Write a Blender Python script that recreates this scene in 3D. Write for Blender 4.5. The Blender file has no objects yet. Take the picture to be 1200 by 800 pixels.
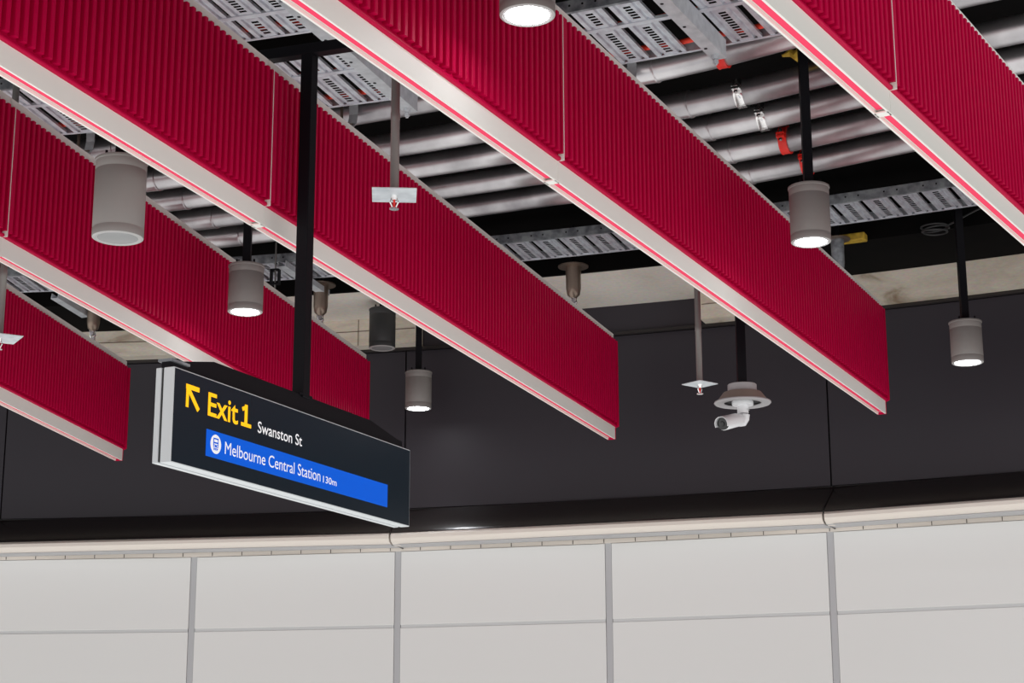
import bpy, bmesh, math, random
from mathutils import Vector, Matrix
random.seed(7)
C = bpy.context.scene.collection
rad = math.radians
EYE = 1.65                    # camera height above the concourse floor
CX, CY = -7.671, -7.069       # the round hall's centre: fins, pipes, trays and wall are laid out around it

# ------------------------------------------------------------------ materials
def new_mat(name):
    m = bpy.data.materials.new(name); m.use_nodes = True
    return m, m.node_tree, m.node_tree.nodes['Principled BSDF']
def mat(name, col, rough=.5, metal=0., emit=None, es=0., spec=None, noise=None, bump=None, coat=0.):
    m, t, b = new_mat(name)
    b.inputs['Base Color'].default_value = (*col, 1)
    b.inputs['Roughness'].default_value = rough
    b.inputs['Metallic'].default_value = metal
    if spec is not None: b.inputs['Specular IOR Level'].default_value = spec
    if coat: b.inputs['Coat Weight'].default_value = coat
    if emit:
        b.inputs['Emission Color'].default_value = (*emit, 1); b.inputs['Emission Strength'].default_value = es
    if noise:
        sc, col2, lo, hi = noise
        tc = t.nodes.new('ShaderNodeTexCoord'); n = t.nodes.new('ShaderNodeTexNoise')
        n.inputs['Scale'].default_value = sc; n.inputs['Detail'].default_value = 6
        r = t.nodes.new('ShaderNodeValToRGB')
        r.color_ramp.elements[0].position = lo; r.color_ramp.elements[1].position = hi
        r.color_ramp.elements[0].color = (*col2, 1); r.color_ramp.elements[1].color = (*col, 1)
        t.links.new(tc.outputs['Object'], n.inputs['Vector']); t.links.new(n.outputs['Fac'], r.inputs['Fac'])
        t.links.new(r.outputs['Color'], b.inputs['Base Color'])
    if bump:
        tc = t.nodes.new('ShaderNodeTexCoord'); n = t.nodes.new('ShaderNodeTexNoise')
        n.inputs['Scale'].default_value = bump[0]; n.inputs['Detail'].default_value = 4
        bp = t.nodes.new('ShaderNodeBump'); bp.inputs['Strength'].default_value = bump[1]
        t.links.new(tc.outputs['Object'], n.inputs['Vector']); t.links.new(n.outputs['Fac'], bp.inputs['Height'])
        t.links.new(bp.outputs['Normal'], b.inputs['Normal'])
    return m
M = {}
M['red'] = mat('crimson_powder_coat', (.51, .0002, .050), .46, spec=.09)
M['cream'] = mat('cream_powder_coat', (.84, .83, .785), .5)
M['pink'] = mat('coral_inlay', (.97, .045, .135), .5, spec=.2)
M['black'] = mat('black_paint', (.004, .004, .006), .5, spec=.15)
M['blackceil'] = mat('black_sprayed_slab', (.0045, .004, .004), .95, spec=.08, noise=(3., (.003, .003, .003), .35, .7))
M['galv'] = mat('galvanised_steel', (.72, .77, .82), .38, .45, noise=(9., (.52, .52, .58), .35, .65))
M['galv2'] = mat('galvanised_plate', (.66, .70, .73), .5, .35, noise=(14., (.5, .54, .57), .3, .7))
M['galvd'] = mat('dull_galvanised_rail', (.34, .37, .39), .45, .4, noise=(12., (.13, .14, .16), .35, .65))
M['steel'] = mat('hot_dip_pipe_steel', (.68, .665, .68), .32, .88, noise=(1.5, (.25, .235, .25), .32, .62), bump=(5., .06))
M['chrome'] = mat('bright_clamp_steel', (.85, .84, .84), .22, 1.)
M['rod'] = mat('grey_drop_tube', (.25, .25, .24), .4, .5)
M['redclamp'] = mat('red_clamp_paint', (.75, .02, .012), .45)
M['orange'] = mat('orange_red_cable', (.9, .05, .02), .5)
M['lamp'] = mat('taupe_grey_housing', (.235, .222, .212), .5)
M['lampdark'] = mat('charcoal_housing', (.03, .032, .033), .5)
M['lensoff'] = mat('frosted_glass_unlit', (.30, .31, .31), .12)
M['bezel'] = mat('pale_grey_bezel', (.42, .415, .41), .45)
M['lenson'] = mat('lit_lens', (1, 1, 1), .4, emit=(.95, .97, 1), es=22)
M['wallw'] = mat('white_cladding', (.73, .725, .715), .42)
M['mull'] = mat('grey_joint', (.46, .46, .475), .4, .2)
M['trans'] = mat('pale_grey_joint', (.58, .585, .59), .4)
M['capw'] = mat('warm_ledge_metal', (.72, .66, .60), .32)
M['band'] = mat('black_band_metal', (.020, .0165, .0165), .26)
M['walld'] = mat('charcoal_cladding', (.029, .025, .032), .5, spec=.35)
M['white'] = mat('white_sign_case', (.66, .70, .72), .4)
M['signface'] = mat('navy_sign_face', (.010, .0185, .028), .25, spec=.25)
M['yellow'] = mat('backlit_yellow', (.95, .54, .0), .4, emit=(1, .52, 0), es=.55)
M['txt'] = mat('backlit_white', (.85, .87, .9), .4, emit=(1, 1, 1), es=.30)
M['blue'] = mat('backlit_blue', (.0, .09, .58), .4, emit=(0, .13, .85), es=.33, spec=.15)
M['camw'] = mat('white_camera_plastic', (.75, .76, .78), .35)
M['camg'] = mat('grey_mount_cap', (.36, .35, .36), .45)
M['camt'] = mat('taupe_skirt', (.27, .22, .19), .5)
M['glassb'] = mat('black_lens_glass', (.005, .005, .006), .08)
M['bronze'] = mat('bronze_fixing', (.22, .17, .135), .33, .7)
M['yel'] = mat('yellow_foam', (.55, .36, .03), .7, noise=(20., (.3, .18, .02), .3, .6))
def concrete(name, a, b_, c_):
    m, t, b = new_mat(name)
    N = t.nodes.new; L = t.links.new
    tc = N('ShaderNodeTexCoord'); mp = N('ShaderNodeMapping'); mp.inputs['Scale'].default_value = (1, 1, 3.)
    n1 = N('ShaderNodeTexNoise'); n1.inputs['Scale'].default_value = 1.6; n1.inputs['Detail'].default_value = 8; n1.inputs['Distortion'].default_value = .8
    r1 = N('ShaderNodeValToRGB'); e = r1.color_ramp.elements
    e[0].position = .25; e[0].color = (*c_, 1); e[1].position = .58; e[1].color = (*a, 1)
    k = e.new(.38); k.color = (*b_, 1)
    n2 = N('ShaderNodeTexNoise'); n2.inputs['Scale'].default_value = 24; n2.inputs['Detail'].default_value = 5
    mx = N('ShaderNodeMixRGB'); mx.blend_type = 'MULTIPLY'; mx.inputs['Fac'].default_value = .35
    L(tc.outputs['Object'], mp.inputs['Vector']); L(mp.outputs['Vector'], n1.inputs['Vector']); L(n1.outputs['Fac'], r1.inputs['Fac'])
    L(mp.outputs['Vector'], n2.inputs['Vector']); L(r1.outputs['Color'], mx.inputs[1]); L(n2.outputs['Color'], mx.inputs[2])
    L(mx.outputs['Color'], b.inputs['Base Color']); b.inputs['Roughness'].default_value = .85
    bp = N('ShaderNodeBump'); bp.inputs['Strength'].default_value = .25; L(n2.outputs['Fac'], bp.inputs['Height']); L(bp.outputs['Normal'], b.inputs['Normal'])
    return m
M['conc'] = concrete('smooth_concrete', (.86, .80, .73), (.80, .74, .66), (.45, .37, .28))
M['conc2'] = concrete('stained_board_concrete', (.82, .75, .64), (.70, .62, .51), (.30, .21, .13))

# ------------------------------------------------------------------ helpers
class MB:
    def __init__(s): s.v = []; s.f = []; s.mi = []
    def add(s, vs, fs, mi=0):
        o = len(s.v); s.v += [tuple(v) for v in vs]; s.f += [tuple(i + o for i in f) for f in fs]; s.mi += [mi] * len(fs)
    def box(s, c, half, ax=None, mi=0):
        ax = ax or (Vector((1, 0, 0)), Vector((0, 1, 0)), Vector((0, 0, 1)))
        c = Vector(c); vs = []
        for k in (-1, 1):
            for j in (-1, 1):
                for i in (-1, 1): vs.append(c + ax[0] * i * half[0] + ax[1] * j * half[1] + ax[2] * k * half[2])
        s.add(vs, [(0, 2, 3, 1), (4, 5, 7, 6), (0, 1, 5, 4), (2, 6, 7, 3), (0, 4, 6, 2), (1, 3, 7, 5)], mi)
    def prism(s, prof, axis_o, u, w, ext, mi=0):
        """closed polygon prof [(a,b)] in plane (u,w) at axis_o, extruded by vector ext"""
        o = Vector(axis_o); n = len(prof)
        vs = [o + u * a + w * b for a, b in prof]; vs += [v + ext for v in vs]
        fs = [(i, (i + 1) % n, (i + 1) % n + n, i + n) for i in range(n)] + [tuple(range(n - 1, -1, -1)), tuple(range(n, 2 * n))]
        s.add(vs, fs, mi)
    def lathe(s, prof, c=(0, 0, 0), n=40, mi=0, ax=None, closed=True):
        c = Vector(c); X, Y, Z = ax or (Vector((1, 0, 0)), Vector((0, 1, 0)), Vector((0, 0, 1)))
        vs = []; fs = []
        for r, z in prof:
            for i in range(n):
                t = 2 * math.pi * i / n; vs.append(c + X * r * math.cos(t) + Y * r * math.sin(t) + Z * z)
        for k in range(len(prof) - 1):
            for i in range(n):
                j = (i + 1) % n; fs.append((k * n + i, k * n + j, (k + 1) * n + j, (k + 1) * n + i))
        if closed: fs.append(tuple(range(n - 1, -1, -1))); fs.append(tuple((len(prof) - 1) * n + i for i in range(n)))
        s.add(vs, fs, mi)
    def tube(s, pts, r, n=12, mi=0):
        pts = [Vector(p) for p in pts]; rings = []; up = Vector((0, 0, 1))
        for i, p in enumerate(pts):
            d = (pts[min(i + 1, len(pts) - 1)] - pts[max(i - 1, 0)]).normalized()
            a = d.cross(up)
            if a.length < .05: a = d.cross(Vector((1, 0, 0)))
            a.normalize(); b = a.cross(d)
            rr = r[i] if isinstance(r, (list, tuple)) else r
            rings.append([p + a * rr * math.cos(2 * math.pi * k / n) + b * rr * math.sin(2 * math.pi * k / n) for k in range(n)])
        vs = sum(rings, []); fs = []
        for k in range(len(pts) - 1):
            for i in range(n):
                j = (i + 1) % n; fs.append((k * n + i, (k + 1) * n + i, (k + 1) * n + j, k * n + j))
        fs.append(tuple(range(n))); fs.append(tuple((len(pts) - 1) * n + i for i in range(n - 1, -1, -1)))
        s.add(vs, fs, mi)
    def arcsweep(s, prof, a0, a1, step=.6, mi=0, closed=True):
        """profile [(R, z)] swept round the hall's centre, a in degrees"""
        n = max(1, int(math.ceil((a1 - a0) / step))); m = len(prof); vs = []; fs = []
        for k in range(n + 1):
            a = rad(a0 + (a1 - a0) * k / n)
            for R, z in prof: vs.append((CX + R * math.sin(a), CY + R * math.cos(a), z))
        for k in range(n):
            for i in range(m if closed else m - 1):
                j = (i + 1) % m; fs.append((k * m + i, k * m + j, (k + 1) * m + j, (k + 1) * m + i))
        if closed: fs.append(tuple(range(m - 1, -1, -1))); fs.append(tuple(n * m + i for i in range(m)))
        s.add(vs, fs, mi)
    def build(s, name, mats, parent=None, smooth=False, bevel=0., loc=None):
        me = bpy.data.meshes.new(name)
        off = Vector(loc) if loc is not None else Vector((0, 0, 0))
        me.from_pydata([tuple(Vector(v) - off) for v in s.v], [], s.f)
        for m in (mats if isinstance(mats, (list, tuple)) else [mats]): me.materials.append(m)
        for p, i in zip(me.polygons, s.mi): p.material_index = i
        bm = bmesh.new(); bm.from_mesh(me); bmesh.ops.recalc_face_normals(bm, faces=bm.faces); bm.to_mesh(me); bm.free()
        o = bpy.data.objects.new(name, me); C.objects.link(o)
        if loc is not None: o.location = off
        if parent is not None:
            o.parent = parent
            if loc is None: o.location = tuple(-Vector(parent_world(parent)))
        if smooth:
            for p in me.polygons: p.use_smooth = True
            try: me.set_sharp_from_angle(angle=rad(38))
            except Exception: pass
        if bevel:
            b = o.modifiers.new('bevel', 'BEVEL'); b.width = bevel; b.segments = 2; b.limit_method = 'ANGLE'
        return o
def parent_world(p):
    v = Vector((0, 0, 0))
    while p is not None: v = v + p.location; p = p.parent
    return v
def tag(o, label, cat, group=None, kind=None):
    if label: o['label'] = label
    if cat: o['category'] = cat
    if group: o['group'] = group
    if kind: o['kind'] = kind
    return o
def thing(name, label, cat, loc, group=None):
    o = bpy.data.objects.new(name, None); o.empty_display_size = .1; C.objects.link(o); o.location = loc
    return tag(o, label, cat, group)
def struct(o): o['kind'] = 'structure'; return o
def pol(R, a, h): a = rad(a); return Vector((CX + R * math.sin(a), CY + R * math.cos(a), h + EYE))
def axes(a):          # tangential (to the right), radial (towards the wall), up
    a = rad(a); return Vector((math.cos(a), -math.sin(a), 0)), Vector((math.sin(a), math.cos(a), 0)), Vector((0, 0, 1))
Z = Vector((0, 0, 1))

# ------------------------------------------------------------------ the room shell
A0, A1 = -8., 38.
MUL = [3.88 + 4.95 * k for k in range(-2, 7)]
RW = 27.0
# lower wall, white cladding panels in a grey joint grid
wf = bpy.data.objects.new('wall_front', None); C.objects.link(wf); struct(wf)
bk = MB(); bk.arcsweep([(RW + .03, 0), (RW + .25, 0), (RW + .25, 2.44 + EYE), (RW + .03, 2.44 + EYE)], A0, A1)
bk.build('backing', M['mull'], wf)
HC = 1.545 + EYE
HTOP = 2.345 + EYE
GAP = rad(.078)
for i in range(len(MUL) - 1):
    p0 = pol(RW, MUL[i] + math.degrees(GAP) * .5 / 1, 0); 
    a, b = MUL[i] + .077, MUL[i + 1] - .077
    for z0, z1 in ((HC - 1.49, HC - .017), (HC + .017, HTOP)):
        m = MB(); P, Q = pol(RW, a, 0), pol(RW, b, 0); t, r, u = axes((a + b) / 2)
        mid = (P + Q) / 2; mid.z = (z0 + z1) / 2
        m.box(mid + r * .012, ((P - Q).length / 2, .012, (z1 - z0) / 2), (t, r, u))
        m.build('cladding_panel', M['wallw'], wf, bevel=.004)
for i in range(len(MUL) - 1):
    a, b = MUL[i] + .085, MUL[i + 1] - .085; P, Q = pol(RW, a, 0), pol(RW, b, 0); t, r, u = axes((a + b) / 2); mid = (P + Q) / 2; mid.z = HC
    m = MB(); m.box(mid + r * .018, ((P - Q).length / 2, .012, .0165), (t, r, u)); m.build('transom', M['trans'], wf)
for a in MUL:
    t, r, u = axes(a); m = MB(); c = pol(RW + .022, a, 0); c.z = 2.2
    m.box(c, (.033, .012, 2.195 - .34), (t, r, u)); c.z = 3.99 - .07
    m.build('mullion', M['mull'], wf)
# slotted strip under the ledge
m = MB(); m.arcsweep([(RW - .005, HTOP + .004), (RW + .03, HTOP + .004), (RW + .03, HTOP + .05), (RW - .005, HTOP + .05)], A0, A1)
s = struct(m.build('trim_1', M['capw']))
m = MB(); a = A0
while a < A1:
    t, r, u = axes(a); c = pol(RW - .006, a, 0); c.z = HTOP + .028; m.box(c, (.003, .003, .02), (t, r, u)); a += .72
struct(m.build('trim_2', M['band']))
# protruding ledge: black sloped band over a rounded warm-white nose, in straight lengths of two panels
RT = 26.52
JT = [MUL[1] - 9.9 - 4.95 + 0] 
JT = [-5.9 + 9.9 * k for k in range(0, 5)]      # joints at 4.0, 13.9, 23.8, 33.7
prof_w = [(RW + .02, 2.395), (RT + .17, 2.372), (RT + .07, 2.378), (RT + .02, 2.395), (RT - .004, 2.425), (RT - .004, 2.46), (RT + .02, 2.484), (RT + .06, 2.503), (RW + .02, 2.503)]
prof_b = [(RT + .015, 2.486), (RT + .03, 2.515), (RW + .02, 2.80), (RW + .02, 2.505), (RT + .06, 2.505)]
def chord(prof, a0, a1, name, mt, nm):
    am = (a0 + a1) / 2; t, r, u = axes(am); m = MB(); n = len(prof)
    g = .035; sweep = []
    for side, aa in ((-1, a0), (1, a1)):
        for R, h in prof:
            # keep the ends on the circle, straight between them
            P = pol(R, aa, h) - t * side * g * .3
            sweep.append(P)
    fs = [(i, (i + 1) % n, (i + 1) % n + n, i + n) for i in range(n)] + [tuple(range(n - 1, -1, -1)), tuple(range(n, 2 * n))]
    m.add(sweep, fs); o = m.build(name, mt, nm, smooth=True); return o
ledge = bpy.data.objects.new('trim_3', None); C.objects.link(ledge); struct(ledge)
for k in range(len(JT) - 1):
    chord([(R + .06 * 0, h) for R, h in prof_w], JT[k], JT[k + 1], 'ledge_nose', M['capw'], ledge)
    chord(prof_b, JT[k], JT[k + 1], 'ledge_band', M['band'], ledge)
for k in range(len(JT) - 1): chord([(RT + .09, 2.366), (RW - .012, 2.383), (RW - .012, 2.392), (RT + .09, 2.374)], JT[k], JT[k + 1], 'ledge_shade_strip', M['mull'], ledge)  # grey strip: shading below the nose put into its colour
for a in JT[1:]:
    t, r, u = axes(a); m = MB(); c = pol(RT + .26, a, 2.50)
    m.prism([(p[0] - RT, p[1] + EYE + .012) for p in prof_b[:3]] + [(RW - RT, 2.37 + EYE), (.1, 2.385 + EYE)], pol(RT, a, -EYE) - t * .006, r, u, t * .012)
    m.build('joint_strip', M['band'], ledge)
    m = MB(); m.prism([(.0, 2.43 + EYE), (.07, 2.375 + EYE), (.17, 2.362 + EYE), (.1, 2.43 + EYE)], pol(RT - .004, a, -EYE) + t * .01, r, u, t * .07)
    m.build('joint_clip', M['capw'], ledge)
# dark upper cladding
wu = bpy.data.objects.new('wall_upper', None); C.objects.link(wu); struct(wu)
DJ = [-5.84, 4.03, 13.92, 23.76, 33.6]
for k in range(len(DJ) - 1):
    m = MB(); m.arcsweep([(RW, 2.815 + EYE), (RW + .05, 2.815 + EYE), (RW + .05, 4.565 + EYE), (RW, 4.565 + EYE)], DJ[k] + .018, DJ[k + 1] - .018, 1.)
    m.build('cladding_panel', M['walld'], wu)
m = MB(); m.arcsweep([(RW + .052, 2.5 + EYE), (RW + .3, 2.5 + EYE), (RW + .3, 5.3 + EYE), (RW + .052, 5.3 + EYE)], A0, A1)
m.build('backing', M['band'], wu)
m = MB(); m.arcsweep([(RW - .02, 4.61 + EYE), (RW + .05, 4.61 + EYE), (RW + .05, 4.93 + EYE), (RW - .02, 4.93 + EYE)], 14.36, 21.09, 1.)
m.build('upper_panel', M['walld'], wu)
# black shadow angle at the top of the wall
m = MB(); m.arcsweep([(RW - .06, 4.57 + EYE), (RW + .05, 4.57 + EYE), (RW + .05, 4.60 + EYE), (RW - .06, 4.60 + EYE)], A0, A1)
struct(m.build('trim_4', M['band']))
# concrete edge beam: smooth soffit and the stained down-stands on the wall line
def wedge(a0, a1, R0, R1, h0, h1, mt, nm):
    m = MB(); m.arcsweep([(R0, h0 + EYE), (R1, h0 + EYE), (R1, h1 + EYE), (R0, h1 + EYE)], a0, a1, 1.)
    return struct(m.build(nm, mt))
wedge(10.6, 23.3, 25.65, 27.3, 4.9, 5.5, M['conc'], 'ceiling_beam')
wedge(A0, 14.33, 26.75, 27.0, 4.602, 4.899, M['conc2'], 'ceiling_downstand')
wedge(21.12, A1, 26.75, 27.0, 4.602, 4.899, M['conc2'], 'ceiling_downstand')
wedge(A0, 10.55, 25.65, 27.3, 4.9, 5.5, M['blackceil'], 'ceiling_beam')
wedge(23.35, A1, 25.65, 27.3, 4.9, 5.5, M['blackceil'], 'ceiling_beam')
m = MB(); m.arcsweep([(25.60, 4.897 + EYE), (25.648, 4.897 + EYE), (25.648, 5.299 + EYE), (25.60, 5.299 + EYE)], A0, A1, 1.)
struct(m.build('ceiling_fascia', M['blackceil']))
# formwork joint lines on the down-stands
m = MB()
for a0, a1 in ((A0, 14.3), (21.15, 24.6)):
    m.arcsweep([(26.746, 4.76 + EYE), (26.752, 4.76 + EYE), (26.752, 4.768 + EYE), (26.746, 4.768 + EYE)], a0, a1, 1.)
for a in (12.9, 13.6, 22.15):
    t, r, u = axes(a); m.box(pol(26.749, a, 4.75), (.004, .004, .147), (t, r, u))
struct(m.build('ceiling_joint', M['bronze']))
m = MB(); m.arcsweep([(14.5, 5.3 + EYE), (25.7, 5.3 + EYE), (25.7, 5.6 + EYE), (14.5, 5.6 + EYE)], A0, A1, 1.)
struct(m.build('ceiling', M['blackceil']))

# ------------------------------------------------------------------ crimson ceiling fins
PITCH = .0712
def fin(idx, ang, off, s_end, joints, s0, label):
    a = rad(ang); d = Vector((math.sin(a), math.cos(a), 0)); n = Vector((math.cos(a), -math.sin(a), 0))
    O = n * (off + .036)
    ZB, ZT = 3.4 + EYE, 4.29 + EYE         # red face bottom / top
    base = O + d * s_end; base.z = ZB - .13
    root = thing('ceiling_fin', label, 'ceiling fin', base, 'crimson corrugated ceiling fins')
    def P(s, t, z): return O + d * s + n * t + Z * z
    T0, T1 = -.041, -.124                   # cream core between these offsets
    cuts = [s0] + joints + [s_end]
    for k in range(len(cuts) - 1):
        sa, sb = cuts[k] + (.0045 if k else 0), cuts[k + 1] - (.0045 if k < len(cuts) - 2 else 0)
        # cream core, a hollow case with a groove along its underside
        m = MB(); zb, zt = ZB - .122, ZT + .075; g0, g1, gz = T0 - .012, T1 + .012, zb + .021
        m.prism([(T0, zb), (T0, zt), (T1, zt), (T1, zb), (g1, zb), (g1, gz), (g0, gz), (g0, zb)], P(sa, 0, 0), n, Z, d * (sb - sa))
        m.build('case', M['cream'], root, bevel=.0)
        m = MB(); m.box(P((sa + sb) / 2, g0 - .0255, gz - .002), ((sb - sa) / 2 - .03, .025, .0018), (d, n, Z))
        m.build('inlay_strip', M['pink'], root)
        # corrugated faces on both sides
        for side in (0, 1):
            to = lambda t: t if side == 0 else (T0 + T1) - t
            m = MB(); L = sb - sa; pr = [(0, -.0400), (0, -.004)]
            s = .06; pr.append((s, -.004))
            pr.append((s + .004, -.0400)); s += .004 + .026
            while s + PITCH < L - .01:
                pr += [(s, -.0400), (s + .003, -.004), (s + .007, 0), (s + .033, 0), (s + .036, -.003), (s + .040, -.0400)]
                s += PITCH
            pr += [(L - .02, -.0400), (L - .018, -.003), (L, -.003)]
            z0, z1 = ZB + .040, ZT; nn = len(pr)
            vs = [P(sa + q, to(t), z0) for q, t in pr] + [P(sa + q, to(t), z1) for q, t in pr]
            fs = [(i, i + 1, i + 1 + nn, i + nn) for i in range(nn - 1)]
            # rib ends are closed
            base_i = len(vs)
            vs += [P(sa + q, to(-.0405), z0) for q, t in pr]
            fs += [(i, i + 1, base_i + i + 1, base_i + i) for i in range(nn - 1)]
            b2 = len(vs); vs += [P(sa + q, to(-.0405), z1) for q, t in pr]
            fs += [(nn + i, nn + i + 1, b2 + i + 1, b2 + i) for i in range(nn - 1)]
            m.add(vs, fs); m.box(P((sa + sb) / 2, to(-.0395), ZB + .037), ((sb - sa) / 2, .001, .010), (d, n, Z)); m.build('corrugated_panel', M['red'], root)
            # rolled lip under the ribs
            m = MB(); c = [(-.0412, ZB), (-.028, ZB), (-.023, ZB + .003), (-.020, ZB + .008), (-.020, ZB + .018), (-.023, ZB + .023), (-.028, ZB + .025), (-.0412, ZB + .026)]
            m.prism([(to(t), z) for t, z in c], P(sa, 0, 0), n, Z, d * (sb - sa)); m.build('lip', M['red'], root, smooth=True)
    for sj in joints:
        m = MB(); m.box(P(sj, (T0 + T1) / 2, (ZB + ZT) / 2), (.0028, (T0 - T1) / 2 + .040, (ZT - ZB) / 2), (d, n, Z)); m.box(P(sj, (T0 + T1) / 2, ZB - .06), (.0035, (T0 - T1) / 2 + .0015, .0615), (d, n, Z)); m.box(P(sj, (T0 + T1) / 2, ZB - .118), (.03, (T0 - T1) / 2 - .004, .004), (d, n, Z)); m.build('joint_plate', M['cream'], root)
    m = MB(); t0, t1 = T1 - .040, .0
    m.prism([(T0 + .002, ZB - .124), (T0 + .004, ZB - .01), (t1, ZB + .005), (t1, ZT + .0), (T0, ZT + .005), (T1, ZT + .005), (t0, ZT), (t0, ZB + .005), (T1 - .004, ZB - .01), (T1 - .002, ZB - .124)], P(s_end, 0, 0), n, Z, d * .012)
    m.build('end_cap', M['red'], root)
    return root
fin(1, 7.72, -6.65, 17.99, [10.30], 6.0, 'short crimson corrugated fin at the lower left edge, its blunt end nearest the left side')
fin(2, 13.325, -5.76, 17.58, [9.96], 4.5, 'crimson corrugated fin passing behind the exit sign')
fin(3, 19.65, -4.922, 16.88, [9.275], 2.4, 'crimson corrugated fin directly behind the black sign post')
fin(4, 25.76, -3.92, 16.20, [8.745], 1.8, 'crimson corrugated fin ending above the security camera, right of centre')
fin(5, 31.404, -2.778, 15.73, [8.28], 1.6, 'crimson corrugated fin crossing the upper right corner')

# ------------------------------------------------------------------ steel pipes
DEL = [(2, .6), (8, .45), (11.9, .32), (13.2, .24), (17.9, .05), (20.3, -.04), (22.6, .06), (24.4, .07), (26, .0), (27.6, -.1), (30.6, -.17), (31.6, -.17), (36, -.17)]
def dlt(a):
    for (a0, d0), (a1, d1) in zip(DEL, DEL[1:]):
        if a <= a1: return d0 + (d1 - d0) * (a - a0) / (a1 - a0)
    return DEL[-1][1]
PR = .100
ORD = ['nearest the slotted tray, topmost of five', 'second of five from the slotted tray', 'the middle one of five', 'fourth of five from the slotted tray', 'lowest of five and nearest the wall']
CL = [('red', 25.95), ('chrome', 25.62), ('chrome', 25.62), ('red', 25.60), ('red', 25.62)]
for i, Rb in enumerate([21.0, 21.78, 22.33, 22.92, 23.50]):
    root = thing('conduit_pipe', 'curving galvanised steel pipe above the fins, ' + ORD[i], 'pipe', pol(Rb, 24.4, 4.98), 'steel pipes above the fins')
    m = MB(); pts = []; a = 3.
    while a < 35: pts.append(pol(Rb - .03 + dlt(a), a, 4.997)); a += .55
    m.tube(pts, PR, 28); m.build('tube', M['steel'], root, smooth=True)
    for ac in (12.0 + .1 * i, 24.45 - .12 * (i - 2) * .2):
        m = MB(); q = [pol(Rb - .03 + dlt(ac + e), ac + e, 4.997) for e in (-.9, -.02, -.0, .03, .05)]
        m.tube(q, [PR + .0045, PR + .0045, PR + .008, PR + .008, PR + .001], 28); m.build('coupling', M['steel'], root, smooth=True)
    cls = [(CL[i][0], CL[i][1])]
    if i == 4: cls.append(('red', 13.75))
    for kind, ac in cls:
        t, r, u = axes(ac); c = pol(Rb - .03 + dlt(ac), ac, 4.997); mt = M['redclamp'] if kind == 'red' else M['chrome']
        m = MB(); rr = PR
        ring = [(rr + .001, -.035), (rr + .016, -.035), (rr + .012, -.022), (rr + .012, .022), (rr + .016, .035), (rr + .001, .035)]
        m.lathe(ring, c, 32, ax=(r, u, t), closed=False)
        m.box(c - r * (rr + .03) + u * .012, (.032, .032, .008), (t, r, u)); m.box(c - r * (rr + .03) - u * .012, (.032, .032, .008), (t, r, u))
        o = m.build('clamp', mt, root, smooth=True); o['label'] = ('red' if kind == 'red' else 'bright steel') + ' pipe clamp'
        m = MB(); b = c - r * (rr + .035); m.lathe([(.009, -.05), (.009, .06)], b, 8); m.lathe([(.018, -.044), (.018, -.026)], b, 6); m.lathe([(.018, .026), (.018, .044)], b, 6)
        o2 = m.build('bolt', M['chrome'], root); o2.parent = o; o2.location = (0, 0, 0)

# ------------------------------------------------------------------ ladder trays with slotted plank rungs
def rung_mesh(L, W=.218):
    """a pressed plank, origin at centre: x tangential, y radial, z up; slotted middle column"""
    m = MB()
    prof = [(-W / 2, .022), (-W / 2, 0), (-.078, 0), (-.070, .014), (-.058, .014), (-.050, 0), (-.026, 0), (.026, 0), (.050, 0), (.058, .014), (.070, .014), (.078, 0), (W / 2, 0), (W / 2, .022)]
    ny = max(6, int(L / .042)); ny = ny | 1
    ys = []
    for k in range(ny):
        ys.append(-L / 2 + L * k / ny)
    for i in range(len(prof) - 1):
        (x0, z0), (x1, z1) = prof[i], prof[i + 1]
        if abs(x0 + .026) < 1e-6 and abs(x1 - .026) < 1e-6:
            for k in range(ny):
                y0 = -L / 2 + L * k / ny; y1 = y0 + L / ny; g = .35 if 0 < k < ny - 1 else 1
                m.add([(x0, y0, z0), (x1, y0, z1), (x1, y0 + (y1 - y0) * g, z1), (x0, y0 + (y1 - y0) * g, z0)], [(0, 1, 2, 3)])
        else:
            m.add([(x0, -L / 2, z0), (x1, -L / 2, z1), (x1, L / 2, z1), (x0, L / 2, z0)], [(0, 1, 2, 3)])
    return m
def rail_mesh(R, a0, a1, h, hgt, out, holes=True):
    """vertical web with round fixing holes shown as dark studs, plus a bottom flange turned inward"""
    m = MB(); f = .028 * (-out)
    z = h + EYE
    m.arcsweep([(R, z), (R + f, z), (R + f, z + .004), (R + .004 * (-out), z + .004), (R + .004 * (-out), z + hgt), (R, z + hgt)], a0, a1, .8)
    if holes:
        a = a0 + .2
        while a < a1:
            t, r, u = axes(a); c = pol(R, a, h + hgt * .55)
            m.lathe([(.0085, -.006), (.0085, .0)], c - r * .0005, 10, mi=1, ax=(t, u, -r)); a += .27
    return m
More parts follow.
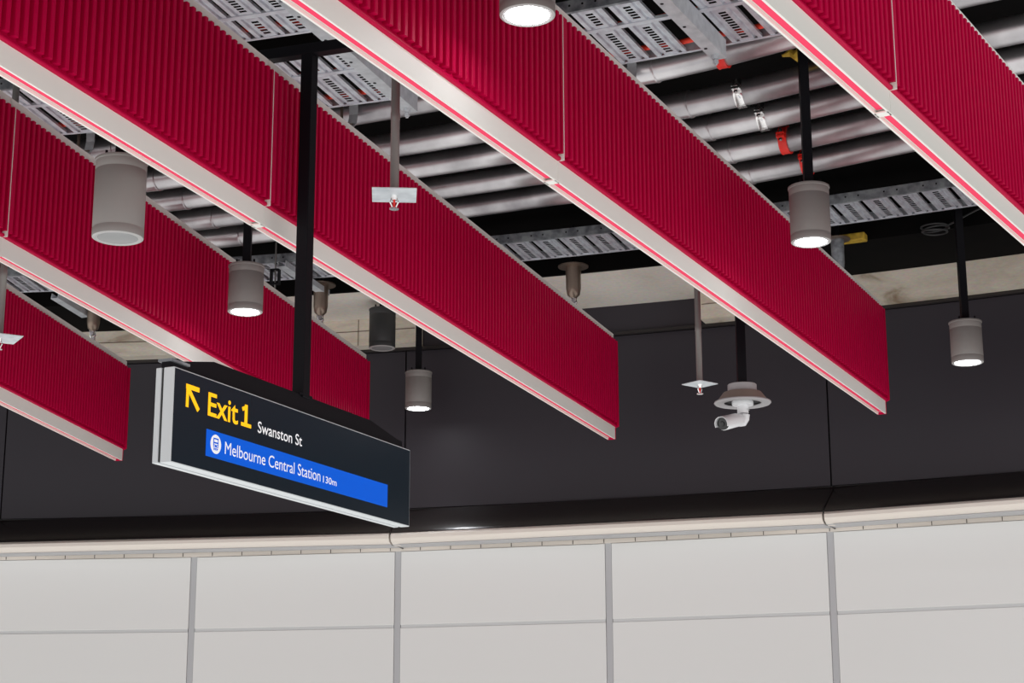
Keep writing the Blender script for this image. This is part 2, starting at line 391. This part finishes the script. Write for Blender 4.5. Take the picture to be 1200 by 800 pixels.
def tray(rows, a0, a1, h, label, wide_gap=(), pitch=.77, hgt=.085, ph=0., rough='galv'):
    root = thing('cable_tray', label, 'cable tray', pol(rows[0][0], (a0 + a1) / 2, h), 'galvanised ladder trays above the fins')
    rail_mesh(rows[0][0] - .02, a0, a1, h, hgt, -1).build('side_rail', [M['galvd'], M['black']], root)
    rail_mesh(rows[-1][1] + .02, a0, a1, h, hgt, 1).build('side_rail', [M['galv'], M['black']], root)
    for (r0, r1), (r2, r3) in zip(rows, rows[1:]):
        m = MB(); m.arcsweep([(r1 - .004, h + EYE - .002), (r2 + .004, h + EYE - .002), (r2 + .004, h + EYE + .02), (r1 - .004, h + EYE + .02)], a0, a1, .8)
        m.build('cross_rail', M['galv'], root)
    for r0, r1 in rows:
        rm = (r0 + r1) / 2; first = None; k = 0; a = a0 + ph + .3
        while a < a1 - .3:
            if not any(abs(a - w) < .38 for w in wide_gap):
                if first is None:
                    first = rung_mesh(r1 - r0 - .012).build('rung', M['galv'], root, loc=(0, 0, 0)); o = first
                else:
                    o = first.copy(); C.objects.link(o)
                o.parent = root; o.location = pol(rm, a, h + .004) - root.location; o.rotation_euler = (0, 0, -rad(a))
            a += pitch
    return root
tA = tray([(18.32, 18.93), (18.97, 19.30)], 15.6, 31.4, 4.9, 'galvanised ladder tray with slotted rungs furthest from the curved wall, before the black cross beam')
tB = tray([(19.69, 20.01), (20.05, 20.63)], 9.4, 32.6, 4.9, 'galvanised ladder tray with slotted rungs just before the bundle of pipes', wide_gap=(26.0,), ph=.15)
tC = tray([(24.42, 25.02)], 4.0, 31.5, 4.9, 'galvanised ladder tray between the pipes and the concrete beam', ph=.05, pitch=.612)
# orange-red cables glimpsed through the gaps of the near trays
for R, a0, a1, lab in ((19.24, 16., 31., 'orange red cable lying across the tray before the black cross beam'), (20.56, 10., 32., 'orange red cable at the pipe side of the middle tray'), (20.09, 12., 31., 'thin orange red cable midway across the middle tray')):
    m = MB(); pts = []; a = a0
    while a < a1: pts.append(pol(R + .012 * math.sin(a * 5), a, 4.955)); a += .5
    m.tube(pts, .02 if R != 20.09 else .012, 10); o = m.build('cable', M['orange'], smooth=True); tag(o, lab, 'cable', 'orange cables in the trays')

# radial channel struts under the trays
def strut(a, r0, r1, h, label, w=.05, hgt=.137):
    t, r, u = axes(a); root = thing('channel_strut', label, 'support channel', pol(r1, a, h), 'channel struts')
    m = MB(); o = pol(r0, a, h)
    m.prism([(-w, 0), (w, 0), (w, hgt), (w - .006, hgt), (w - .006, .006), (-w + .006, .006), (-w + .006, hgt), (-w, hgt)], o, t, u, r * (r1 - r0))
    for k in range(7):
        c = pol(r1 - .22 - .4 * k, a, h - .001) - t * .02; m.lathe([(.012, -.001), (.012, .0012)], c, 12, mi=1)
    m.build('channel', [M['galv2'], M['black']], root)
    m = MB(); c = pol(r1 - .08, a, h); m.lathe([(.011, -.07), (.011, .12)], c, 10); m.lathe([(.024, -.03), (.024, -.008)], c, 6); m.lathe([(.028, -.008), (.028, .0)], c, 16); m.lathe([(.02, -.058), (.02, -.04)], c, 6)
    m.build('bolt', M['galv2'], root, smooth=True)
strut(26.3, 17.6, 20.54, 4.76, 'grey channel strut with a bolted end beside the first red pipe clamp')
strut(19.66, 18.55, 20.60, 4.76, 'grey channel strut next to the drop tube, right of the black sign post')
# broken strut lengths in the left-most bay
def loose(c0, c1, label, w=.045):
    c0, c1 = Vector(c0), Vector(c1); d = (c1 - c0).normalized(); s = d.cross(Z).normalized(); u = s.cross(d)
    m = MB(); m.prism([(-w, 0), (w, 0), (w, .06), (w - .006, .06), (w - .006, .006), (-w + .006, .006), (-w + .006, .06), (-w, .06)], c0, s, u, d * (c1 - c0).length)
    o = m.build('bracket_arm', M['galv2']); tag(o, label, 'bracket arm', 'bracket arms')
    return o
loose(pol(24.95, 6.75, 4.80), pol(25.45, 7.1, 4.72), 'pale metal bracket arm sticking out beneath the far tray at the left edge')
loose(pol(24.3, 12.9, 4.82), pol(25.3, 13.15, 4.78), 'metal bracket arm under the far tray directly left of the black sign post')
# pipe-side hanger brackets
def hanger(a, R, h, label):
    t, r, u = axes(a); c = pol(R, a, h); root = thing('hanger_bracket', label, 'bracket', c, 'bright hanger brackets')
    m = MB(); pts = [c + u * .18 + r * .04, c + u * .08 + r * .045, c + u * .0 + r * .02, c - u * .05 - r * .03, c - u * .06 - r * .08]
    for i in range(len(pts) - 1):
        d = (pts[i + 1] - pts[i]); n_ = d.normalized().cross(t); m.box((pts[i] + pts[i + 1]) / 2, (.035, d.length / 2 + .004, .004), (t, d.normalized(), n_))
    m.build('strap', M['galv2'], root, smooth=True)
    m = MB(); b = c - t * .08 - u * .02; m.lathe([(.012, -.08), (.012, .2)], b, 10); m.lathe([(.03, -.045), (.03, -.02)], b, 6); m.lathe([(.022, -.075), (.022, -.055)], b, 6); m.box(b + t * .04, (.06, .02, .006), (t, r, u))
    m.build('bolt', M['bronze'], root, smooth=True)
hanger(24.15, 20.84, 4.84, 'bright steel hanger bracket at the tray corner, left of the red pipe clamp')
hanger(18.02, 20.84, 4.84, 'bright steel hanger bracket at the tray end, left of the drop tube')
hanger(11.9, 20.84, 4.84, 'bright steel hanger bracket just above the unlit downlight')

# bronze fixings hanging by the far tray
def fixing(P, label, mt='bronze', sc=1.):
    root = thing('ceiling_fixing', label, 'ceiling fixing', P, 'cylindrical ceiling fixings'); P = Vector(P)
    m = MB(); m.lathe([(.15 * sc, .0), (.15 * sc, .012), (.07 * sc, .02)], P, 32); m.build('flange', M['galv'] if mt == 'galv' else M['bronze'], root, smooth=True)
    m = MB(); m.lathe([(.030 * sc, -.315), (.062 * sc, -.285), (.074 * sc, -.22), (.076 * sc, .0)], P, 32); m.build('sleeve', M[mt], root, smooth=True)
    m = MB()
    for dx in (-.028, .028): m.tube([P + Vector((dx, 0, -.30)), P + Vector((dx * .9, 0, -.36)), P + Vector((dx * .3, 0, -.395))], .012 * sc, 8)
    m.lathe([(.022, -.42), (.022, -.385)], P + Vector((.01, 0, 0)), 10); m.lathe([(.016, -.36), (.016, -.31)], P, 8)
    m.build('spray_head', M['chrome'], root, smooth=True)
    m = MB(); m.lathe([(.02, .012), (.02, 5.3 + EYE - P.z)], P, 10); m.build('rod', M['black'], root)
fixing(pol(25.30, 19.1, 4.87), 'bronze cylindrical fixing in front of the pale concrete soffit, middle of the photo')
fixing(pol(25.22, 13.1, 4.87), 'bronze cylindrical fixing immediately right of the black sign post')
fixing(pol(25.4, 7.35, 4.87), 'dull cylindrical fixing among bracket arms at the far left', sc=.9)
fixing(pol(25.30, 25.05, 4.84), 'grey cylindrical fixing partly behind a lit downlight, beside yellow foam', 'galvd', sc=.8)
# black box clamp and rod in the bay left of the sign post
P = pol(24.3, 12.75, 4.72); t, r, u = axes(12.75)
root = thing('rod_clamp', 'small black box clamp on a thin rod beside the black sign post', 'clamp', P)
m = MB()
for a_, b_, c_, d_ in ((-.04, 0, .006, .075), (.04, 0, .006, .075)): m.box(P + t * a_, (c_, .03, d_), (t, r, u))
for s_ in (-1, 1): m.box(P + u * .072 * s_, (.04, .03, .006), (t, r, u))
m.build('frame', M['black'], root); m = MB(); m.lathe([(.008, -.14), (.008, .55)], P, 8); m.build('rod', M['rod'], root)
# yellow foam and a coil of black cable on the black slab
m = MB(); t, r, u = axes(25.3); m.box(pol(25.45, 25.2, 4.885) + t * .03, (.14, .06, .035), (t, r, u), 0)
o = m.build('foam_block', M['yel'], bevel=.01); tag(o, 'yellow foam block stuck under the black slab behind the lit downlight', 'foam block')
m = MB(); pts = []
for k in range(60):
    q = k / 59; c = pol(25.42, 27.05, 4.87); t, r, u = axes(27); pts.append(c + t * (.13 * math.cos(q * 19) * (1 - .2 * q)) + r * (.09 * math.sin(q * 19)) + u * (.03 * math.sin(q * 7) - .015))
c = pol(25.3, 28.3, 4.9); pts += [pol(25.35, 27.5, 4.88), pol(25.3, 27.9, 4.93), pol(25.2, 28.3, 4.95), pol(25.2, 28.6, 4.9)]
m.tube(pts, .009, 8); o = m.build('cable_coil', M['lampdark'], smooth=True); tag(o, 'loose coil of dark cable under the black slab, left of the right-most lamp stem', 'cable')
m = MB(); pts = [pol(21.5 + .03 * math.sin(k * 1.7), 26.7 + k * .16, 5.12 + .03 * math.sin(k * 2.3)) for k in range(9)]
m.tube(pts, [.01, .03, .045, .05, .05, .04, .03, .018, .008], 8); o = m.build('foam_rope', M['yel'], smooth=True); tag(o, 'ragged strip of yellow foam showing between the first two pipes', 'foam')

# ------------------------------------------------------------------ downlights
def downlight(x, y, hb, ht, D, top, lit, label, dark=False):
    R = D / 2; H = ht - hb; P = Vector((x, y, hb + EYE))
    root = thing('downlight', label, 'downlight', P, 'cylindrical pendant downlights')
    mt = M['lampdark'] if dark else M['lamp']
    m = MB()
    m.lathe([(R * .80, .004), (R * .985, .0), (R, .006), (R, .046), (R * .985, .050), (R * .985, .053), (R, .057), (R, H - .075), (R * .985, H - .072), (R * .985, H - .068), (R, H - .065), (R * 1.0, H - .02), (R * 1.04, H - .016), (R * 1.04, H - .004), (R * 1.0, H)], P, 64)
    m.build('housing', mt, root, smooth=True)
    m = MB(); m.lathe([(R * .78, .0), (R * .90, -.006), (R * .985, .0), (R * .985, .006), (R * .78, .006)], P, 64, closed=False); m.build('bezel', M['bezel'], root, smooth=True)
    m = MB(); m.lathe([(.001, -.004), (R * .5, -.0035), (R * .78, -.001), (R * .80, .004)], P, 64); m.build('lens', M['lenson'] if lit else M['lensoff'], root, smooth=True)
    m = MB(); s_ = .032; m.box(P + Z * (H + (top - ht) / 2), (s_, s_, (top - ht) / 2 + .002)); m.build('stem', M['black'], root)
    m = MB(); m.lathe([(R * .45, H), (R * .45, H + .02)], P, 24)
    for k in range(4):
        q = rad(45 + 90 * k); m.lathe([(.008, H), (.008, H + .035)], P + Vector((math.cos(q), math.sin(q), 0)) * R * .7, 8)
    m.build('top_plate', M['black'], root)
    if lit:
        ld = bpy.data.lights.new('downlight_beam', 'SPOT'); ld.energy = 38; ld.spot_size = rad(96); ld.spot_blend = .9; ld.shadow_soft_size = R * .7; ld.color = (.93, .96, 1)
        lo = bpy.data.objects.new('downlight_beam', ld); C.objects.link(lo); lo.location = P - Z * .02
CE = 5.3
downlight(-2.231, 9.60, 2.955, 3.42, .29, CE, False, 'large unlit grey downlight with clear glass, upper left')
downlight(-2.135, 13.71, 3.60, 3.985, .28, CE, True, 'lit grey downlight just left of the black sign post')
downlight(.081, 8.17, 3.665, 4.06, .28, CE, True, 'lit grey downlight cut by the top edge of the photo')
downlight(-.995, 18.38, 3.765, 4.16, .28, 4.9, True, 'lit grey downlight above the right end of the exit sign')
downlight(2.09, 11.85, 3.605, 4.01, .28, CE, True, 'lit grey downlight hanging in front of the pipes, right of centre')
downlight(4.04, 15.30, 3.535, 3.91, .28, CE, True, 'lit grey downlight on the right against the dark wall')
downlight(-1.375, 18.22, 4.385, 4.81, .28, 4.9, False, 'dark charcoal unlit downlight tight under the concrete soffit', dark=True)

# ------------------------------------------------------------------ sprinkler drop tubes
def drop(x, y, h, label, ps, rot, r=.026, size=.115, tilt=0.):
    P = Vector((x, y, h + EYE)); root = thing('sprinkler_drop', label, 'sprinkler', P, 'sprinkler drop tubes')
    m = MB(); m.lathe([(r, .0), (r, .02), (r * .92, .03), (r * .92, .42), (r, .43), (r, .46), (r * .92, .47), (r * .92, 5.3 - h)], P, 20); m.build('tube', M['rod'], root, smooth=True)
    ca, sa = math.cos(rot), math.sin(rot); X = Vector((ca, sa, tilt)).normalized(); Y = Z.cross(X).normalized(); U = X.cross(Y)
    m = MB(); m.box(P, (size, size, .0025), (X, Y, U)); o = m.build('plate', M['galv2'], root)
    m = MB(); m.lathe([(.016, -.03), (.02, .0)], P, 12); m.lathe([(.006, -.075), (.006, -.03)], P + X * .0, 8, mi=1)
    for s_ in (-1, 1): m.tube([P + X * .014 * s_ - Z * .01, P + X * .022 * s_ - Z * .04, P + X * .006 * s_ - Z * .075], .004, 6)
    m.lathe([(.026, -.080), (.026, -.075)], P, 16); m.build('sprinkler_head', [M['chrome'], M['redclamp']], root, smooth=True)
drop(-.625, 8.98, 3.00, 'sprinkler drop tube with a square plate in front of the upper middle fin', .12, rad(4), size=.118)
drop(1.466, 13.52, 2.958, 'sprinkler drop tube with a small diamond-turned plate left of the security camera', .1, rad(40), size=.100)
drop(-3.46, 11.60, 2.87, 'sprinkler drop tube with its plate cut by the left edge of the photo', .1, rad(30), size=.13)

# ------------------------------------------------------------------ security camera on its ceiling mount
P = Vector((1.942, 14.62, 3.035 + EYE)); root = thing('security_camera', 'white bullet security camera under a round skirted mount on a black post', 'security camera', P)
m = MB(); m.box(P + Z * (.12 + (5.3 - 3.035 - .12) / 2), (.037, .037, (5.3 - 3.035 - .12) / 2)); m.build('post', M['black'], root)
m = MB(); m.lathe([(.118, .085), (.122, .09), (.122, .155), (.116, .16)], P, 48); m.build('mount_cap', M['camg'], root, smooth=True)
m = MB(); m.lathe([(.225, .0), (.205, .03), (.16, .088), (.115, .09)], P, 48, closed=False); m.build('skirt', M['camt'], root, smooth=True)
m = MB(); m.lathe([(.155, -.001), (.165, -.008), (.232, -.008), (.240, .0), (.236, .010), (.2, .012), (.155, .006), (.155, -.001)], P, 64, closed=False); m.build('rim', M['camg'], root, smooth=True)
m = MB(); m.lathe([(.154, .012), (.154, .02)], P, 48); m.build('recess', M['black'], root)
m = MB(); m.lathe([(.088, -.02), (.09, -.015), (.09, .02)], P, 40); m.lathe([(.048, -.09), (.048, -.02)], P, 24); m.build('base', M['camw'], root, smooth=True)
m = MB(); q = P + Vector((.012, 0, -.06))
m.tube([q, q + Vector((.0, 0, -.04)), q + Vector((-.005, 0, -.075)), q + Vector((-.02, -.005, -.105)), q + Vector((-.05, -.02, -.115))], [.045, .045, .045, .04, .032], 16); m.build('arm', M['camw'], root, smooth=True)
bd = Vector((-.60, -.74, -.26)).normalized(); b0 = P + Vector((-.03, -.03, -.15)); bx = bd.cross(Z).normalized(); by = bx.cross(bd)
m = MB(); m.lathe([(.034, -.01), (.048, .0), (.052, .02), (.057, .27), (.055, .275)], b0, 32, ax=(bx, by, bd)); bo = m.build('body', M['camw'], root, smooth=True)
m = MB()
n_ = 24; hv = []; hf = []
for k in range(n_ + 1):
    th = math.pi * (-.12 + 1.24 * k / n_)
    for rr_, z_ in ((.063, .07), (.063, .312), (.059, .312), (.059, .07)): hv.append(b0 + bx * rr_ * math.cos(th) + by * rr_ * math.sin(th) + bd * z_)
for k in range(n_):
    for j in range(4): hf.append((k * 4 + j, k * 4 + (j + 1) % 4, (k + 1) * 4 + (j + 1) % 4, (k + 1) * 4 + j))
m.add(hv, hf); ho = m.build('sunshield', M['camw'], root, smooth=True)
m = MB(); m.lathe([(.053, .274), (.051, .286), (.03, .289)], b0, 32, ax=(bx, by, bd)); m.lathe([(.022, .289), (.020, .298), (.012, .300)], b0, 24, ax=(bx, by, bd)); m.build('lens', M['glassb'], root, smooth=True)

# ------------------------------------------------------------------ exit sign
SL = Vector((-1.7952, 9.1872, 1.6 + EYE)); SR = Vector((-.68336, 11.71616, 1.6 + EYE))
e = (SR - SL); SLEN = e.length; e.normalize(); nrm = Vector((e.y, -e.x, 0)); SH = .516
mid = (SL + SR) / 2 - nrm * .055
root = thing('exit_sign', 'long black and white hanging exit sign with yellow arrow and blue station strip', 'sign', (mid.x, mid.y, SL.z))
def S(u, v, dd=0.): return SL + e * u + Z * v + nrm * dd
def sbox(u0, u1, v0, v1, d0, d1, name, mt, par=root, bevel=0.):
    m = MB(); m.box(S((u0 + u1) / 2, (v0 + v1) / 2, (d0 + d1) / 2), ((u1 - u0) / 2, abs(d1 - d0) / 2, (v1 - v0) / 2), (e, nrm, Z)); return m.build(name, mt, par, bevel=bevel)
case = sbox(0, SLEN, 0, SH, -.068, -.002, 'front_case', M['white'], bevel=.003)
sbox(.008, SLEN - .008, .006, SH - .006, -.084, -.068, 'groove', M['lampdark'])
sbox(0, SLEN, 0, SH, -.118, -.084, 'back_case', M['white'], bevel=.003)
face = sbox(.006, SLEN - .008, .006, SH - .007, -.003, .0, 'sign_face', M['signface'])
sbox(.006, SLEN - .008, .006, SH - .007, -.1215, -.1185, 'sign_face', M['signface'])
band = sbox(.322, 2.44, .086, .234, -.001, .0012, 'blue_band', M['blue'])
def flat(poly, dd, name, mt, par=root):
    m = MB(); m.prism([(a, b) for a, b in poly], S(0, 0, dd), e, Z, nrm * .0012); return m.build(name, mt, par)
# arrow, pointing up and left
tk = .026
ar = MB()
def bar(u0, v0, u1, v1, w, dd=.0004):
    a_ = Vector((u0, v0)); b_ = Vector((u1, v1)); q = (b_ - a_).normalized(); p_ = Vector((-q.y, q.x)) * w / 2
    ar.prism([tuple(a_ - p_), tuple(b_ - p_), tuple(b_ + p_), tuple(a_ + p_)], S(0, 0, dd), e, Z, nrm * .0016)
bar(.112, .440 - tk / 2 + .004, .238, .440 - tk / 2 + .004, tk, .0004)
bar(.127, .444, .127, .318, tk * .95, .0008)
bar(.128, .425, .236, .318, tk * 1.05, .0012)
ar.build('arrow', M['yellow'], root)
def text(body, u0, u1, v0, v1, mt, dd, name, bold=.0, par=root):
    """lettering fitted into the rectangle u0..u1, v0..v1 of the face"""
    cu = bpy.data.curves.new(name, 'FONT'); cu.body = body; cu.size = 1; cu.offset = bold; cu.extrude = .0; cu.resolution_u = 4
    to = bpy.data.objects.new(name, cu); C.objects.link(to)
    dg = bpy.context.evaluated_depsgraph_get(); dg.update(); me = bpy.data.meshes.new_from_object(to.evaluated_get(dg))
    C.objects.unlink(to); bpy.data.objects.remove(to)
    xs = [v.co.x for v in me.vertices]; ys = [v.co.y for v in me.vertices]
    x0, x1, y0, y1 = min(xs), max(xs), min(ys), max(ys); pw = parent_world(par)
    for v in me.vertices:
        q = S(u0 + (v.co.x - x0) / (x1 - x0) * (u1 - u0), v0 + (v.co.y - y0) / (y1 - y0) * (v1 - v0), dd); v.co = q - pw
    me.materials.append(mt); o = bpy.data.objects.new(name, me); C.objects.link(o); o.parent = par; return o
text('Exit', .327, .632, .308, .440, M['yellow'], .0012, 'lettering', .014)
one = MB()
ar = one
bar(.713, .440, .713, .316, .029, .0006); bar(.722, .430, .672, .408, .022, .0012); bar(.662, .323, .768, .323, .021, .0018)
one.build('numeral', M['yellow'], root)
text('Swanston St', .842, 1.339, .303, .370, M['txt'], .0012, 'lettering', .006)
text('Melbourne Central Station', .508, 1.565, .125, .195, M['txt'], .0024, 'lettering', .0, band)
text('130m', 1.598, 1.765, .126, .168, M['txt'], .0024, 'lettering', .006, band)
m = MB(); cu_, cv_ = .416, .163
def disc(r, dd, mi=0, cu=cu_, cv=cv_, n=40): m.add([S(cu + r * math.cos(2 * math.pi * k / n), cv + r * math.sin(2 * math.pi * k / n), dd) for k in range(n)], [tuple(range(n))], mi)
disc(.053, .0022)
def rc(u0, u1, v0, v1, dd, mi): m.add([S(cu_ + u0, cv_ + v0, dd), S(cu_ + u1, cv_ + v0, dd), S(cu_ + u1, cv_ + v1, dd), S(cu_ + u0, cv_ + v1, dd)], [(0, 1, 2, 3)], mi)
rc(-.026, .026, -.018, .034, .0026, 1); rc(-.018, .018, .012, .026, .0030, 0); rc(-.018, .018, -.003, .003, .0030, 0)
rc(-.020, -.010, -.014, -.008, .0030, 0); rc(.010, .020, -.014, -.008, .0030, 0)
for k in (-.020, -.006, .008): rc(k, k + .010, -.034, -.025, .0026, 1)
rc(-.026, .026, -.025, -.022, .0026, 1)
m.build('train_symbol', [M['txt'], M['blue']], band)
# black carrier bar with tapered ends, post and cross beam
m = MB(); m.prism([(.0, SH + .002), (.0, SH + .045), (.10, SH + .05), (.42, SH + .115), (2.25, SH + .115), (2.62, SH + .055), (2.70, SH + .05), (2.70, SH + .002)], S(0, 0, -.03), e, Z, -nrm * .055)
m.build('carrier_bar', M['black'], root, bevel=.002)
sbox(-.012, .16, SH + .030, SH + .044, -.10, -.012, 'end_plate', M['galvd'])
uc = SLEN / 2 + .03
m = MB(); top_h = 4.44 - 1.6; m.box(S(uc, (SH + .10 + top_h) / 2, -.058), (.040, .040, (top_h - SH - .10) / 2), (e, nrm, Z)); m.build('post', M['black'], root, bevel=.004)
sbox(uc - .075, uc + .075, SH + .110, SH + .122, -.10, -.02, 'foot_plate', M['black'])
pc = S(uc, 0, -.058); t, r, u = axes(19.6)
m = MB(); c = Vector((pc.x, pc.y, 4.475 + EYE)); m.box(c - t * .05, (.66, .04, .035), (t, r, u)); o = m.build('cross_beam', M['black'], bevel=.004); tag(o, 'short black cross beam above the fins that carries the sign post', 'beam')

# ------------------------------------------------------------------ light of the concourse
w = bpy.data.worlds.new('concourse'); bpy.context.scene.world = w; w.use_nodes = True; nt = w.node_tree; N = nt.nodes.new; L = nt.links.new
bg = nt.nodes['Background']; tc = N('ShaderNodeTexCoord'); sp = N('ShaderNodeSeparateXYZ'); rp = N('ShaderNodeValToRGB'); mr = N('ShaderNodeMapRange')
L(tc.outputs['Generated'], sp.inputs[0]); mr.inputs['From Min'].default_value = -1; mr.inputs['From Max'].default_value = 1
L(sp.outputs['Z'], mr.inputs['Value']); L(mr.outputs['Result'], rp.inputs['Fac']); L(rp.outputs['Color'], bg.inputs['Color'])
ee = rp.color_ramp.elements; ee[0].position = .0; ee[0].color = (.66, .655, .645, 1); ee[1].position = .60; ee[1].color = (.03, .03, .032, 1)
k_ = ee.new(.38); k_.color = (1, .99, .97, 1); k_ = ee.new(.5); k_.color = (.92, .92, .91, 1)
bg.inputs['Strength'].default_value = 1.4

# ------------------------------------------------------------------ camera
cam = bpy.data.cameras.new('camera'); co = bpy.data.objects.new('camera', cam); C.objects.link(co); bpy.context.scene.camera = co
cam.sensor_width = 36; cam.lens = 2075.4 * 36 / 1200; cam.clip_end = 200
p, rl = rad(13.7365), rad(-.1556)
rt = Vector((1, 0, 0)); up = Vector((0, -math.sin(p), math.cos(p))); fw = Vector((0, math.cos(p), math.sin(p)))
X = rt * math.cos(rl) + up * math.sin(rl); Y = -rt * math.sin(rl) + up * math.cos(rl)
co.matrix_world = Matrix(((X.x, Y.x, -fw.x, 0), (X.y, Y.y, -fw.y, 0), (X.z, Y.z, -fw.z, EYE), (0, 0, 0, 1)))
vs = bpy.context.scene.view_settings; vs.view_transform = 'Standard'; vs.look = 'None'; vs.gamma = 1; vs.exposure = 0; vs.use_curve_mapping = False
bpy.context.scene.cycles.max_bounces = 6
